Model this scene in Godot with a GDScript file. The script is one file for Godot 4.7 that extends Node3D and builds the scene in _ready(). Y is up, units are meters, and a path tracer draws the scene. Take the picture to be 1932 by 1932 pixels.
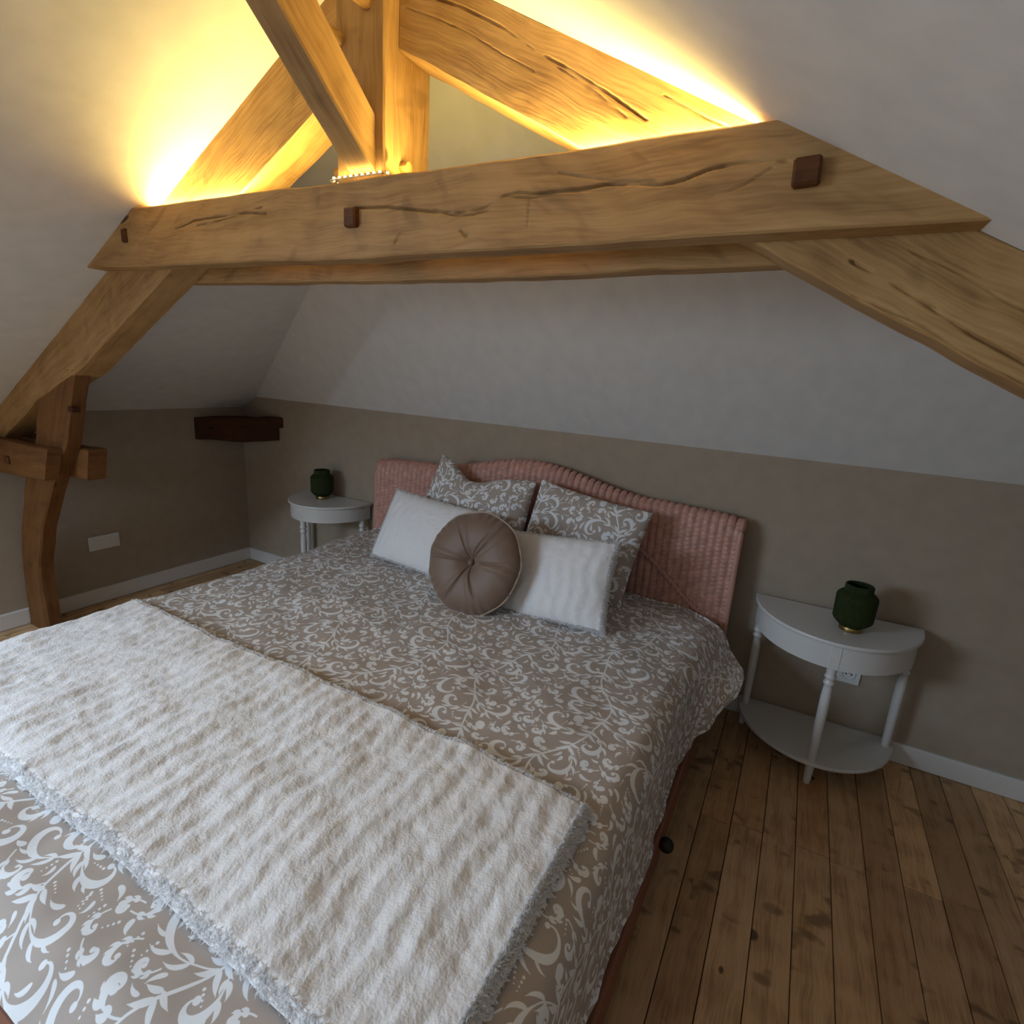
extends Node3D
# Attic bedroom under an oak truss. Units are metres; the camera stands over the origin.

const RIDGE_X := -1.029
const RIDGE_Y := 2.300
const SLOPE := 0.535
const LEFT_X := -3.335
const RIGHT_X := 1.277
const BACK_Z := -2.41
const FRONT_Z := 2.5
const BACK_JOIN_Y := 1.145
const HIP_Z := -1.40
const BED_TOP := 0.5

var rng := RandomNumberGenerator.new()
var used := {}
var M := {}
var noise := FastNoiseLite.new()
var fine := FastNoiseLite.new()


# ---------------------------------------------------------------- geometry collector
class Geo:
	var v := PackedVector3Array()
	var t := PackedVector2Array()
	var f := PackedInt32Array()
	var c := PackedColorArray()

	func p(a: Vector3, uv := Vector2.ZERO) -> int:
		v.append(a)
		t.append(uv)
		return v.size() - 1

	func tri(a: int, b: int, d: int) -> void:
		f.append(a); f.append(b); f.append(d)

	# counter-clockwise seen from outside
	func quad(a: int, b: int, d: int, e: int) -> void:
		f.append(a); f.append(b); f.append(d)
		f.append(a); f.append(d); f.append(e)

	func face(a: Vector3, b: Vector3, d: Vector3, e: Vector3, ua := Vector2.ZERO, ub := Vector2.ZERO, ud := Vector2.ZERO, ue := Vector2.ZERO) -> void:
		quad(p(a, ua), p(b, ub), p(d, ud), p(e, ue))

	# rows x cols of points already laid out; flip turns the faces over
	func sheet(pts: PackedVector3Array, uvs: PackedVector2Array, nu: int, nv: int, flip := false) -> void:
		var s := v.size()
		v.append_array(pts)
		t.append_array(uvs)
		for j in nv - 1:
			for i in nu - 1:
				var a := s + j * nu + i
				if flip:
					quad(a, a + nu, a + nu + 1, a + 1)
				else:
					quad(a, a + 1, a + nu + 1, a + nu)

	func cbox(lo: Vector3, hi: Vector3, ch := 0.003) -> void:
		var k := minf(ch, 0.45 * minf(hi.x - lo.x, minf(hi.y - lo.y, hi.z - lo.z)))
		var sg := [-1.0, 1.0]
		var at := func(sx, sy, sz, ax):
			var q := Vector3(hi.x if sx > 0 else lo.x, hi.y if sy > 0 else lo.y, hi.z if sz > 0 else lo.z)
			if ax != 0: q.x -= sx * k
			if ax != 1: q.y -= sy * k
			if ax != 2: q.z -= sz * k
			return q
		var uvof := func(q: Vector3, ax: int) -> Vector2:
			return Vector2(q.z, q.y) if ax == 0 else Vector2(q.x, q.z) if ax == 1 else Vector2(q.x, q.y)
		for ax in 3:
			for s in sg:
				var order := [[-1, -1], [1, -1], [1, 1], [-1, 1]]
				if s < 0: order.reverse()
				var ids := []
				for o in order:
					var q: Vector3
					if ax == 0: q = at.call(s, o[0], o[1], 0)
					elif ax == 1: q = at.call(o[1], s, o[0], 1)
					else: q = at.call(o[0], o[1], s, 2)
					ids.append(p(q, uvof.call(q, ax)))
				quad(ids[0], ids[1], ids[2], ids[3])
		# edges
		for s1 in sg:
			for s2 in sg:
				var e := [[at.call(-1, s1, s2, 1), at.call(1, s1, s2, 1), at.call(1, s1, s2, 2), at.call(-1, s1, s2, 2)],
					[at.call(s2, -1, s1, 2), at.call(s2, 1, s1, 2), at.call(s2, 1, s1, 0), at.call(s2, -1, s1, 0)],
					[at.call(s1, s2, -1, 0), at.call(s1, s2, 1, 0), at.call(s1, s2, 1, 1), at.call(s1, s2, -1, 1)]]
				for q in e:
					if s1 * s2 > 0: q.reverse()
					face(q[0], q[1], q[2], q[3], Vector2(q[0].x, q[0].y), Vector2(q[1].x, q[1].y), Vector2(q[2].x, q[2].y), Vector2(q[3].x, q[3].y))
		for sx in sg:
			for sy in sg:
				for sz in sg:
					var q := [at.call(sx, sy, sz, 0), at.call(sx, sy, sz, 1), at.call(sx, sy, sz, 2)]
					if sx * sy * sz < 0: q.reverse()
					tri(p(q[0]), p(q[1]), p(q[2]))

	# profile of (radius, y) from bottom to top, turned about the y axis at o; ribs wave the radius
	func lathe(prof: Array, seg: int, o := Vector3.ZERO, ribs := 0, depth := 0.0) -> void:
		var pts := PackedVector3Array()
		var uvs := PackedVector2Array()
		for k in prof.size():
			for i in seg + 1:
				var a := TAU * i / seg
				var r: float = prof[k].x
				if ribs > 0:
					r += depth * absf(cos(0.5 * ribs * a)) * minf(1.0, r / 0.02)
				pts.append(o + Vector3(cos(a) * r, prof[k].y, -sin(a) * r))
				uvs.append(Vector2(float(i) / seg, prof[k].y * 3.0))
		sheet(pts, uvs, seg + 1, prof.size())

	func tube(path: Array, r: float, seg := 8, caps := true) -> void:
		var n := path.size()
		var pts := PackedVector3Array()
		var uvs := PackedVector2Array()
		var run := 0.0
		for k in n:
			var d: Vector3 = (path[mini(k + 1, n - 1)] - path[maxi(k - 1, 0)]).normalized()
			var s := d.cross(Vector3.UP if absf(d.y) < 0.9 else Vector3.RIGHT).normalized()
			var u := s.cross(d)
			if k > 0: run += path[k].distance_to(path[k - 1])
			for i in seg + 1:
				var a := TAU * i / seg
				pts.append(path[k] + (s * cos(a) + u * sin(a)) * r)
				uvs.append(Vector2(run, float(i) / seg))
		sheet(pts, uvs, seg + 1, n, true)
		if caps:
			for e in [0, n - 1]:
				var ctr := p(path[e])
				for i in seg:
					var a := v.size()
					p(pts[e * (seg + 1) + i]); p(pts[e * (seg + 1) + i + 1])
					if e == 0: tri(ctr, a + 1, a)
					else: tri(ctr, a, a + 1)

	func mesh() -> ArrayMesh:
		var n := PackedVector3Array()
		n.resize(v.size())
		var g := PackedInt32Array()
		g.resize(f.size())
		for k in range(0, f.size(), 3):
			var a := f[k]; var b := f[k + 1]; var d := f[k + 2]
			var m := (v[b] - v[a]).cross(v[d] - v[a])
			n[a] += m; n[b] += m; n[d] += m
			g[k] = a; g[k + 1] = d; g[k + 2] = b
		for k in n.size():
			n[k] = n[k].normalized() if n[k].length_squared() > 1e-24 else Vector3.UP
		var arr := []
		arr.resize(Mesh.ARRAY_MAX)
		arr[Mesh.ARRAY_VERTEX] = v
		arr[Mesh.ARRAY_NORMAL] = n
		arr[Mesh.ARRAY_TEX_UV] = t
		if c.size() == v.size(): arr[Mesh.ARRAY_COLOR] = c
		arr[Mesh.ARRAY_INDEX] = g
		var am := ArrayMesh.new()
		am.add_surface_from_arrays(Mesh.PRIMITIVE_TRIANGLES, arr)
		return am


# ---------------------------------------------------------------- scene helpers
func numbered(n: String) -> String:
	var k: int = used.get(n, 0)
	used[n] = k + 1
	return n if k == 0 else "%s_%03d" % [n, k]

func thing(called: String, label: String, category: String, at := Vector3.ZERO, group := "") -> Node3D:
	var o := Node3D.new()
	o.name = numbered(called)
	add_child(o)
	o.position = at
	o.set_meta("label", label)
	o.set_meta("category", category)
	if group: o.set_meta("group", group)
	return o

func put(called: String, g, m: Material, parent: Node3D, label := "") -> MeshInstance3D:
	var o := MeshInstance3D.new()
	o.name = called
	o.mesh = g.mesh() if g is Geo else g
	o.material_override = m
	parent.add_child(o, true)
	if label: o.set_meta("label", label)
	return o

func setting(called: String) -> Node3D:
	var o := Node3D.new()
	o.name = called
	add_child(o)
	o.set_meta("kind", "structure")
	return o

func paint(c: Color, rough := 0.6, spec := 0.5) -> StandardMaterial3D:
	var m := StandardMaterial3D.new()
	m.albedo_color = c
	m.roughness = rough
	m.metallic_specular = spec
	return m

func ss(a: float, b: float, x: float) -> float:
	var q := clampf((x - a) / (b - a), 0.0, 1.0)
	return q * q * (3.0 - 2.0 * q)


# ---------------------------------------------------------------- textures
func tex(im: Image) -> ImageTexture:
	return ImageTexture.create_from_image(im)

# grain along u; u wraps
func wood_image(w: int, h: int, sd: int, dark: Color, mid: Color, light: Color, knots: int, stains: float) -> Array:
	var n := FastNoiseLite.new()
	n.seed = sd
	n.noise_type = FastNoiseLite.TYPE_SIMPLEX_SMOOTH
	n.frequency = 1.0
	n.fractal_type = FastNoiseLite.FRACTAL_FBM
	n.fractal_octaves = 3
	var r := RandomNumberGenerator.new()
	r.seed = sd
	var kn := []
	for k in knots:
		kn.append([r.randf(), r.randf_range(0.05, 0.95), r.randf_range(0.008, 0.022), r.randf_range(1.2, 2.0)])
	var col := PackedByteArray()
	col.resize(w * h * 3)
	var hgt := PackedByteArray()
	hgt.resize(w * h)
	var asp := 4.0   # the texture covers 4 times as much length as breadth
	for x in w:
		var a := TAU * x / w
		var cx := cos(a)
		var sx := sin(a)
		for y in h:
			var u := float(x) / w
			var q := float(y) / h
			var push := 0.0
			var knot := 0.0
			for k in kn:
				var du: float = u - k[0]
				du -= roundf(du)
				var dx: float = du * asp / k[3]
				var dy: float = q - k[1]
				var d := sqrt(dx * dx + dy * dy)
				if d < k[2] * 9.0:
					push += (k[2] * k[2] * 2.2 / (d + k[2])) * signf(dy) * exp(-absf(du) * 26.0)
					knot = maxf(knot, 1.0 - ss(k[2] * 0.7, k[2] * 1.5, d))
			var warp := n.get_noise_3d(cx * 1.2, sx * 1.2, q * 1.6) * 0.028
			var qq := q + warp - push
			var fibre := n.get_noise_3d(cx * 3.2, sx * 3.2, qq * 95.0)
			var band := n.get_noise_3d(cx * 0.7 + 7.0, sx * 0.7, qq * 17.0)
			var blot := n.get_noise_3d(cx * 3.0 + 20.0, sx * 3.0, q * 3.6)
			var tone := clampf(0.5 + 0.30 * band + 0.26 * fibre + 0.26 * blot, 0.0, 1.0)
			var cc := mid.lerp(light, (tone - 0.5) * 2.0) if tone > 0.5 else dark.lerp(mid, tone * 2.0)
			if stains > 0.0:
				var st := n.get_noise_3d(cx * 3.6 - 30.0, sx * 3.6, q * 4.0)
				cc = cc.lerp(dark * 0.62, 0.8 * stains * ss(0.30, 0.62, st))
			cc = cc.lerp(dark * 0.5, knot * 0.8)
			var at := (y * w + x)
			col[at * 3] = int(clampf(cc.r, 0, 1) * 255)
			col[at * 3 + 1] = int(clampf(cc.g, 0, 1) * 255)
			col[at * 3 + 2] = int(clampf(cc.b, 0, 1) * 255)
			hgt[at] = int(clampf(0.5 + 0.35 * fibre + 0.2 * band - 0.2 * knot, 0, 1) * 255)
	return [Image.create_from_data(w, h, false, Image.FORMAT_RGB8, col), Image.create_from_data(w, h, false, Image.FORMAT_L8, hgt)]

func wood_material(ims: Array, rough: float, relief: float, tint := Color.WHITE) -> StandardMaterial3D:
	var m := paint(tint, rough, 0.4)
	m.albedo_texture = ims[0] if ims[0] is Texture2D else tex(ims[0])
	m.heightmap_enabled = true
	m.heightmap_texture = ims[1] if ims[1] is Texture2D else tex(ims[1])
	m.heightmap_scale = relief
	return m

# scrolling leaf print, white on taupe; the tile repeats both ways
var pn := 1024
var mask := PackedFloat32Array()

func dab(x: float, y: float, r: float) -> void:
	var x0 := int(floorf(x - r - 1.0))
	var x1 := int(ceilf(x + r + 1.0))
	var y0 := int(floorf(y - r - 1.0))
	var y1 := int(ceilf(y + r + 1.0))
	for yy in range(y0, y1 + 1):
		var row := posmod(yy, pn) * pn
		for xx in range(x0, x1 + 1):
			var d := sqrt((xx - x) * (xx - x) + (yy - y) * (yy - y))
			var k := clampf(r + 0.5 - d, 0.0, 1.0)
			if k > 0.0:
				var at := row + posmod(xx, pn)
				if mask[at] < k: mask[at] = k

func ink_at(x: float, y: float) -> float:
	return mask[posmod(int(y), pn) * pn + posmod(int(x), pn)]

# a pointed leaf or comma as dabs (x, y, radius); fat says where along it is widest
func leaf(x: float, y: float, ang: float, length: float, wide: float, bend: float, fat := 0.75) -> PackedVector3Array:
	var out := PackedVector3Array()
	var n := int(length / 2.5) + 3
	for i in n:
		var s := float(i) / (n - 1)
		var a := ang + bend * s
		x += cos(a) * length / n
		y += sin(a) * length / n
		out.append(Vector3(x, y, maxf(1.3, wide * pow(sin(PI * pow(s, fat)), 0.85))))
	return out

# a scroll: a thin stalk that swells into a crescent and curls up to a bulb, with leaves on its back
func scroll(x: float, y: float, ang: float, length: float, side: float, wide: float, curl: float) -> PackedVector3Array:
	var out := PackedVector3Array()
	var n := int(length / 2.4)
	var a := ang
	for i in n:
		var s := float(i) / n
		a += side * curl * (0.25 + 1.1 * s + 4.2 * s * s * s) / n
		x += cos(a) * length / n
		y += sin(a) * length / n
		var w := 2.6 + wide * pow(sin(PI * clampf((s - 0.30) / 0.66, 0.0, 1.0)), 1.6)
		out.append(Vector3(x, y, w))
		for q in [[0.22, 0.80, 0.20, 0.72], [0.40, 1.0, 0.20, 0.72], [0.54, 1.2, 0.14, 0.55]]:
			if i == int(n * q[0]): out.append_array(leaf(x, y, a - side * q[1], length * q[2], wide * q[3], side * 1.1, 0.62))
		if i == int(n * 0.20): out.append_array(leaf(x, y, a + side * 0.75, length * 0.15, wide * 0.6, -side * 0.9, 0.62))
	for k in 3: out.append(Vector3(x, y, wide * 0.95))
	return out

func clash(p: PackedVector3Array, skip: float) -> float:
	var hit := 0.0
	var n := 0
	for i in range(int(p.size() * skip), p.size(), 3):
		var q := p[i]
		var g := q.z + 5.0
		hit += maxf(maxf(ink_at(q.x + g, q.y), ink_at(q.x - g, q.y)), maxf(ink_at(q.x, q.y + g), ink_at(q.x, q.y - g)))
		n += 1
	return hit / maxi(n, 1)

func lay(p: PackedVector3Array) -> void:
	for q in p: dab(q.x, q.y, q.z)

func stem_x(stem: int, s: float) -> float:
	return pn * (0.25 + 0.5 * stem) + pn * 0.085 * sin(TAU * (s + 0.5 * stem)) + pn * 0.014 * sin(TAU * 3.0 * s + 1.0)

func print_image() -> Image:
	mask.resize(pn * pn)
	mask.fill(0.0)
	var r := RandomNumberGenerator.new()
	r.seed = 11
	for stem in 2:
		for i in 800:
			var s := i / 800.0
			dab(stem_x(stem, s), s * pn, 3.4 + 1.6 * absf(sin(s * TAU * 3.0)))
	# sprays of leaves up the stems, then the scrolls, each the best of several tries
	for stem in 2:
		for k in 8:
			var s := (k + 0.5 * stem) / 8.0
			var x := stem_x(stem, s)
			var y := s * pn
			for side in [-1.0, 1.0]:
				lay(leaf(x, y, -PI / 2 + side * 0.55, 66, 9.5, side * 0.55, 0.62))
				lay(leaf(x, y + 20, -PI / 2 + side * 0.95, 54, 8.5, side * 0.6, 0.62))
	for ring in 3:
		for stem in 2:
			for k in 8:
				var s := (k + 0.5 * stem + 0.25 * ring) / 8.0
				var x := stem_x(stem, s)
				var y := s * pn
				var best := PackedVector3Array()
				var low := 9.0
				for go in 14:
					var side := 1.0 if r.randf() < 0.5 else -1.0
					var out := 1.0 if (k + ring) % 2 == 0 else -1.0
					var p := scroll(x, y, -PI / 2 + out * r.randf_range(0.4, 1.1), r.randf_range(230, 400) * (1.0 - 0.22 * ring), side, r.randf_range(9.0, 12.5), r.randf_range(2.5, 3.7))
					var c := clash(p, 0.12)
					if c < low:
						low = c
						best = p
				if low < 0.16: lay(best)
	# smaller commas, buds and beads wherever the ground is still bare
	for go in 3200:
		var x := r.randf() * pn
		var y := r.randf() * pn
		var kind := r.randf()
		var a := -PI / 2 + r.randfn(0.0, 0.9)
		var p := PackedVector3Array()
		var side := 1.0 if r.randf() < 0.5 else -1.0
		if go < 1100:
			p = scroll(x, y, a, r.randf_range(105, 170), side, r.randf_range(7.0, 9.0), r.randf_range(2.8, 3.6))
		elif kind < 0.35:
			for j in 3: p.append_array(leaf(x, y, a + (j - 1) * 0.6, 50 - 10 * absi(j - 1), 8.5, (j - 1) * 0.5, 0.7))
			p.append_array(leaf(x, y, a + PI, 30, 2.5, 0.5))
		elif kind < 0.8:
			p = leaf(x, y, a, r.randf_range(34, 64), r.randf_range(6.0, 9.5), side * r.randf_range(0.8, 1.7), 0.55)
		else:
			for j in 4: p.append(Vector3(x + cos(a) * 13.0 * j, y + sin(a) * 13.0 * j, 4.6 - 0.7 * j))
		if clash(p, 0.0) < 0.012 and ink_at(x, y) < 0.1: lay(p)
	var col := PackedByteArray()
	col.resize(pn * pn * 3)
	var base := Color(0.675, 0.625, 0.59)
	var ink := Color(0.90, 0.905, 0.915)
	for i in pn * pn:
		var q := base.lerp(ink, mask[i])
		col[i * 3] = int(q.r * 255)
		col[i * 3 + 1] = int(q.g * 255)
		col[i * 3 + 2] = int(q.b * 255)
	return Image.create_from_data(pn, pn, false, Image.FORMAT_RGB8, col)

func grey_noise(size: int, sd: int, freq: float, oct: int, lo: float, hi: float) -> ImageTexture:
	var n := FastNoiseLite.new()
	n.seed = sd
	n.frequency = freq
	n.fractal_octaves = oct
	var im: Image = n.get_seamless_image(size, size)
	im.convert(Image.FORMAT_RGB8)
	var d := im.get_data()
	for i in d.size():
		d[i] = int(255.0 * lerpf(lo, hi, d[i] / 255.0))
	return tex(Image.create_from_data(size, size, false, Image.FORMAT_RGB8, d))

func plaster(c: Color, mottle: Texture2D) -> StandardMaterial3D:
	var m := paint(c, 0.92, 0.3)
	m.albedo_texture = mottle
	return m

func make_materials() -> void:
	var mottle := grey_noise(512, 5, 0.02, 4, 0.955, 1.0)
	M.white_plaster = plaster(Color(0.86, 0.85, 0.84), mottle)
	M.beige_plaster = plaster(Color(0.66, 0.603, 0.535), mottle)
	M.trim = paint(Color(0.84, 0.83, 0.82), 0.45)
	var oak := wood_image(1536, 384, 3, Color(0.50, 0.365, 0.225), Color(0.65, 0.505, 0.325), Color(0.735, 0.595, 0.405), 7, 0.25)
	var ot := [tex(oak[0]), tex(oak[1])]
	M.oak = wood_material(ot, 0.62, 0.10)
	M.oak_rough = wood_material(ot, 0.75, 0.25, Color(0.88, 0.80, 0.72))
	M.oak_shaded = wood_material(ot, 0.7, 0.12, Color(0.68, 0.585, 0.49))  # same oak; shade on the left post and ties painted into the tint
	M.oak_dark = wood_material(ot, 0.8, 0.2, Color(0.42, 0.30, 0.23))
	M.peg_dark = wood_material(ot, 0.6, 0.1, Color(0.55, 0.42, 0.31))
	M.peg_pale = wood_material(ot, 0.6, 0.1, Color(1.0, 0.98, 0.9))
	var fl := wood_image(1536, 384, 21, Color(0.57, 0.445, 0.32), Color(0.78, 0.64, 0.485), Color(0.84, 0.72, 0.575), 6, 0.65)
	var ft := [tex(fl[0]), tex(fl[1])]
	M.planks = []
	for k in 5:
		var sh := [Color(1, 1, 1), Color(0.92, 0.90, 0.88), Color(1.06, 1.04, 1.0), Color(0.97, 0.93, 0.88), Color(0.86, 0.83, 0.80)]
		M.planks.append(wood_material(ft, 0.48, 0.06, sh[k]))
	M.under = paint(Color(0.10, 0.075, 0.055), 0.95)
	var weave := grey_noise(256, 31, 0.35, 2, 0.3, 0.7)
	M.print = paint(Color.WHITE, 0.75, 0.35)
	M.print.albedo_texture = tex(print_image())
	M.print.rim_enabled = true
	M.print.rim = 0.15
	M.sheet = paint(Color(0.86, 0.85, 0.83), 0.85)
	M.fur = paint(Color(0.915, 0.90, 0.90), 0.9, 0.3)
	M.fur.heightmap_enabled = true
	M.fur.heightmap_texture = grey_noise(512, 77, 0.09, 4, 0.0, 1.0)
	M.fur.heightmap_scale = 0.08
	M.fur.rim_enabled = true
	M.fur.rim = 0.4
	M.pile = paint(Color(0.915, 0.90, 0.90), 0.95, 0.2)
	M.pile.backlight_enabled = true
	M.pile.backlight = Color(1, 1, 1)
	M.velvet = paint(Color(0.46, 0.36, 0.295), 0.56, 0.5)
	M.velvet.rim_enabled = true
	M.velvet.rim = 1.0
	M.velvet.rim_tint = 0.3
	M.velvet.heightmap_enabled = true
	M.velvet.heightmap_texture = weave
	M.velvet.heightmap_scale = 0.02
	M.piping = paint(Color(0.72, 0.63, 0.53), 0.45)
	M.wicker = paint(Color(0.83, 0.62, 0.56), 0.42, 0.5)
	M.wicker.albedo_texture = grey_noise(256, 41, 0.03, 3, 0.82, 1.0)
	M.rail = paint(Color(0.52, 0.32, 0.235), 0.5)
	M.lacquer = paint(Color(0.82, 0.815, 0.81), 0.32)
	M.green_glass = paint(Color(0.155, 0.19, 0.065), 0.55, 0.3)
	M.brass = paint(Color(0.66, 0.56, 0.36), 0.35)
	M.brass.metallic = 1.0
	M.plastic = paint(Color(0.86, 0.86, 0.855), 0.4)
	M.black = paint(Color(0.02, 0.02, 0.02), 0.6)


# ---------------------------------------------------------------- timber
func resample(a: Array, n: int) -> PackedVector2Array:
	var total := 0.0
	for i in a.size() - 1: total += a[i].distance_to(a[i + 1])
	var out := PackedVector2Array()
	for k in n + 1:
		var want := total * k / n
		var run := 0.0
		for i in a.size() - 1:
			var d: float = a[i].distance_to(a[i + 1])
			if run + d >= want - 1e-7 or i == a.size() - 2:
				out.append(a[i].lerp(a[i + 1], clampf((want - run) / maxf(d, 1e-9), 0, 1)))
				break
			run += d
	return out

# A sawn beam: the strip between edge low and edge high (plane x, y), from z0 (front) back to z1.
# cracks: polylines in (x, y) with [points, half width, depth], cut as grooves into the front.
func timber(low: Array, high: Array, z0: float, z1: float, cell := 0.03, wane := 0.003, cracks := [], sd := 0, ch := 0.004) -> Geo:
	var g := Geo.new()
	var len_ := 0.0
	for i in low.size() - 1: len_ += low[i].distance_to(low[i + 1])
	var n := maxi(4, int(len_ / cell))
	var A := resample(low, n)
	var B := resample(high, n)
	var run := PackedFloat32Array()
	run.append(0.0)
	for i in n:
		run.append(run[i] + (A[i] + B[i]).distance_to(A[i + 1] + B[i + 1]) * 0.5)
	var u0 := 0.37 * sd
	for i in range(1, n):
		var ax := (B[i] - A[i]).normalized()
		A[i] += ax * wane * noise.get_noise_2d(run[i] * 300.0, sd * 91.0 + 5.0)
		B[i] += ax * wane * noise.get_noise_2d(run[i] * 300.0, sd * 91.0 + 55.0)
	var wide := A[n / 2].distance_to(B[n / 2])
	var m := maxi(2, int(wide / (cell * 0.5 if cracks else 0.06)))
	var pts := PackedVector3Array()
	var uvs := PackedVector2Array()
	var lip := ch / wide
	# segments of the cracks, with their boxes
	var segs := []
	for c in cracks:
		for i in c[0].size() - 1:
			var a: Vector2 = c[0][i]
			var b: Vector2 = c[0][i + 1]
			segs.append([a, b, c[1], c[2], Rect2(a, Vector2.ZERO).expand(b).grow(c[1] * 1.2)])
	for j in m + 1:
		var t := lerpf(lip, 1.0 - lip, float(j) / m)
		for i in n + 1:
			var q := A[i].lerp(B[i], t)
			var dz := 0.0
			for s in segs:
				if s[4].has_point(q):
					var e: Vector2 = Geometry2D.get_closest_point_to_segment(q, s[0], s[1])
					dz = maxf(dz, s[3] * (1.0 - e.distance_to(q) / s[2]) * clampf(0.85 + 1.7 * noise.get_noise_2d(q.x * 900.0, s[3] * 9000.0), 0.0, 1.0))
			pts.append(Vector3(q.x, q.y, z0 - dz + 0.0012 * noise.get_noise_2d(q.x * 400.0, q.y * 900.0 + sd * 7)))
			uvs.append(Vector2(run[i] / 2.4 + u0, t * wide / 0.6 + 0.13 * sd))
	g.sheet(pts, uvs, n + 1, m + 1)
	var back := PackedVector3Array()
	var buv := PackedVector2Array()
	for j in 2:
		for i in n + 1:
			var q := A[i] if j == 0 else B[i]
			back.append(Vector3(q.x, q.y, z1))
			buv.append(Vector2(run[i] / 2.4 + u0 + 0.3, j * wide / 0.6 + 0.13 * sd))
	g.sheet(back, buv, n + 1, 2, true)
	for side in 2:
		var E := A if side == 0 else B
		var p1 := PackedVector3Array()
		var p2 := PackedVector3Array()
		var w1 := PackedVector2Array()
		var w2 := PackedVector2Array()
		for i in n + 1:
			var other := B[i] if side == 0 else A[i]
			var q := E[i].lerp(other, lip)
			var k := 0 if side == 0 else m
			w1.append(Vector2(run[i] / 2.4 + u0, 0.1))
			p1.append(Vector3(E[i].x, E[i].y, z0 - ch))
			w2.append(Vector2(run[i] / 2.4 + u0, 0.11))
			p2.append(Vector3(q.x, q.y, pts[k * (n + 1) + i].z))
		var bev := p1.duplicate(); bev.append_array(p2)
		var bw := w1.duplicate(); bw.append_array(w2)
		g.sheet(bev, bw, n + 1, 2, side == 1)
		var deep := PackedVector3Array()
		var dw := PackedVector2Array()
		for i in n + 1:
			deep.append(Vector3(E[i].x, E[i].y, z1))
			dw.append(Vector2(run[i] / 2.4 + u0, 0.5 * side + absf(z1 - z0) / 0.6))
		for i in n + 1:
			deep.append(Vector3(E[i].x, E[i].y, z0 - ch))
			dw.append(Vector2(run[i] / 2.4 + u0, 0.5 * side))
		g.sheet(deep, dw, n + 1, 2, side == 1)
	for e in 2:
		var k := 0 if e == 0 else n
		var a := Vector3(A[k].x, A[k].y, z0 - 0.0004)
		var b := Vector3(B[k].x, B[k].y, z0 - 0.0004)
		var c := Vector3(B[k].x, B[k].y, z1)
		var d := Vector3(A[k].x, A[k].y, z1)
		if e == 0: g.face(a, b, c, d, Vector2(0.1, 0), Vector2(0.1, 0.3), Vector2(0.15, 0.3), Vector2(0.15, 0))
		else: g.face(d, c, b, a, Vector2(0.1, 0), Vector2(0.1, 0.3), Vector2(0.15, 0.3), Vector2(0.15, 0))
	return g

func V(x: float, y: float) -> Vector2:
	return Vector2(x, y)

func roof_y(x: float) -> float:
	return RIDGE_Y - SLOPE * absf(x - RIDGE_X)


# ---------------------------------------------------------------- main
func _ready() -> void:
	rng.seed = 7
	noise.seed = 4
	noise.frequency = 0.01
	noise.fractal_octaves = 3
	fine.seed = 14
	fine.frequency = 1.0
	fine.fractal_octaves = 3

	var cam := Camera3D.new()
	cam.name = "camera"
	add_child(cam)
	cam.position = Vector3(0, 1.4, 0)
	cam.rotation_degrees = Vector3(-14.256, 27.48, 3.748)
	cam.fov = 86.34
	cam.near = 0.02
	cam.current = true

	var env := Environment.new()
	env.tonemap_mode = Environment.TONE_MAPPER_LINEAR
	env.tonemap_exposure = 1.0
	env.background_mode = Environment.BG_SKY
	var skm := ProceduralSkyMaterial.new()
	skm.sky_top_color = Color(0.62, 0.72, 0.86)
	skm.sky_horizon_color = Color(0.78, 0.83, 0.90)
	skm.ground_horizon_color = Color(0.42, 0.43, 0.42)
	skm.ground_bottom_color = Color(0.30, 0.30, 0.28)
	var sky := Sky.new()
	sky.sky_material = skm
	env.sky = sky
	env.background_energy_multiplier = 1.5
	env.sdfgi_enabled = true
	env.ssao_enabled = true
	env.ssil_enabled = true
	var we := WorldEnvironment.new()
	we.name = "world_environment"
	we.environment = env
	add_child(we)

	# daylight falling through the roof window, just inside its pane
	var day := AreaLight3D.new()
	day.name = "roof_window_daylight"
	day.area_size = Vector2(0.94, 1.14)
	day.light_color = Color(0.81, 0.91, 1.0)
	day.light_energy = 8.3
	day.light_size = 1.0
	day.shadow_enabled = true
	day.area_range = 12.0
	add_child(day)
	var ang := atan(SLOPE)
	var wc := Vector3(-2.45, roof_y(-2.45), 1.1)
	# light leaves along -z of the lamp, which is the inward normal of the slope
	var inward := Vector3(sin(ang), -cos(ang), 0)
	day.transform = Transform3D(Basis(Vector3(0, 0, 1), (-inward).cross(Vector3(0, 0, 1)), -inward), wc - inward * 0.03)

	make_materials()
	build_shell(wc, ang)
	build_truss()
	build_led()
	build_corner_brace()
	build_bed()
	build_bedding()
	build_tables()
	build_sockets()


# ---------------------------------------------------------------- the room
func slab(g: Geo, a: Vector3, b: Vector3, d: Vector3, e: Vector3, out: Vector3) -> void:
	# inner face a b d e (counter-clockwise from inside), thickened by out
	var q := [a, b, d, e]
	g.face(a, b, d, e)
	g.face(e + out, d + out, b + out, a + out)
	for i in 4:
		var j := (i + 1) % 4
		g.face(q[j], q[i], q[i] + out, q[j] + out)

# metres along a wall (0), a back wall (1) or a slope (2) as texture coordinates
func plan(g: Geo, way: int) -> Geo:
	for i in g.v.size():
		var q := g.v[i]
		g.t[i] = Vector2(q.z, q.y) if way == 0 else Vector2(q.x, q.y) if way == 1 else Vector2(q.x * 1.13, q.z)
	return g

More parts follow.
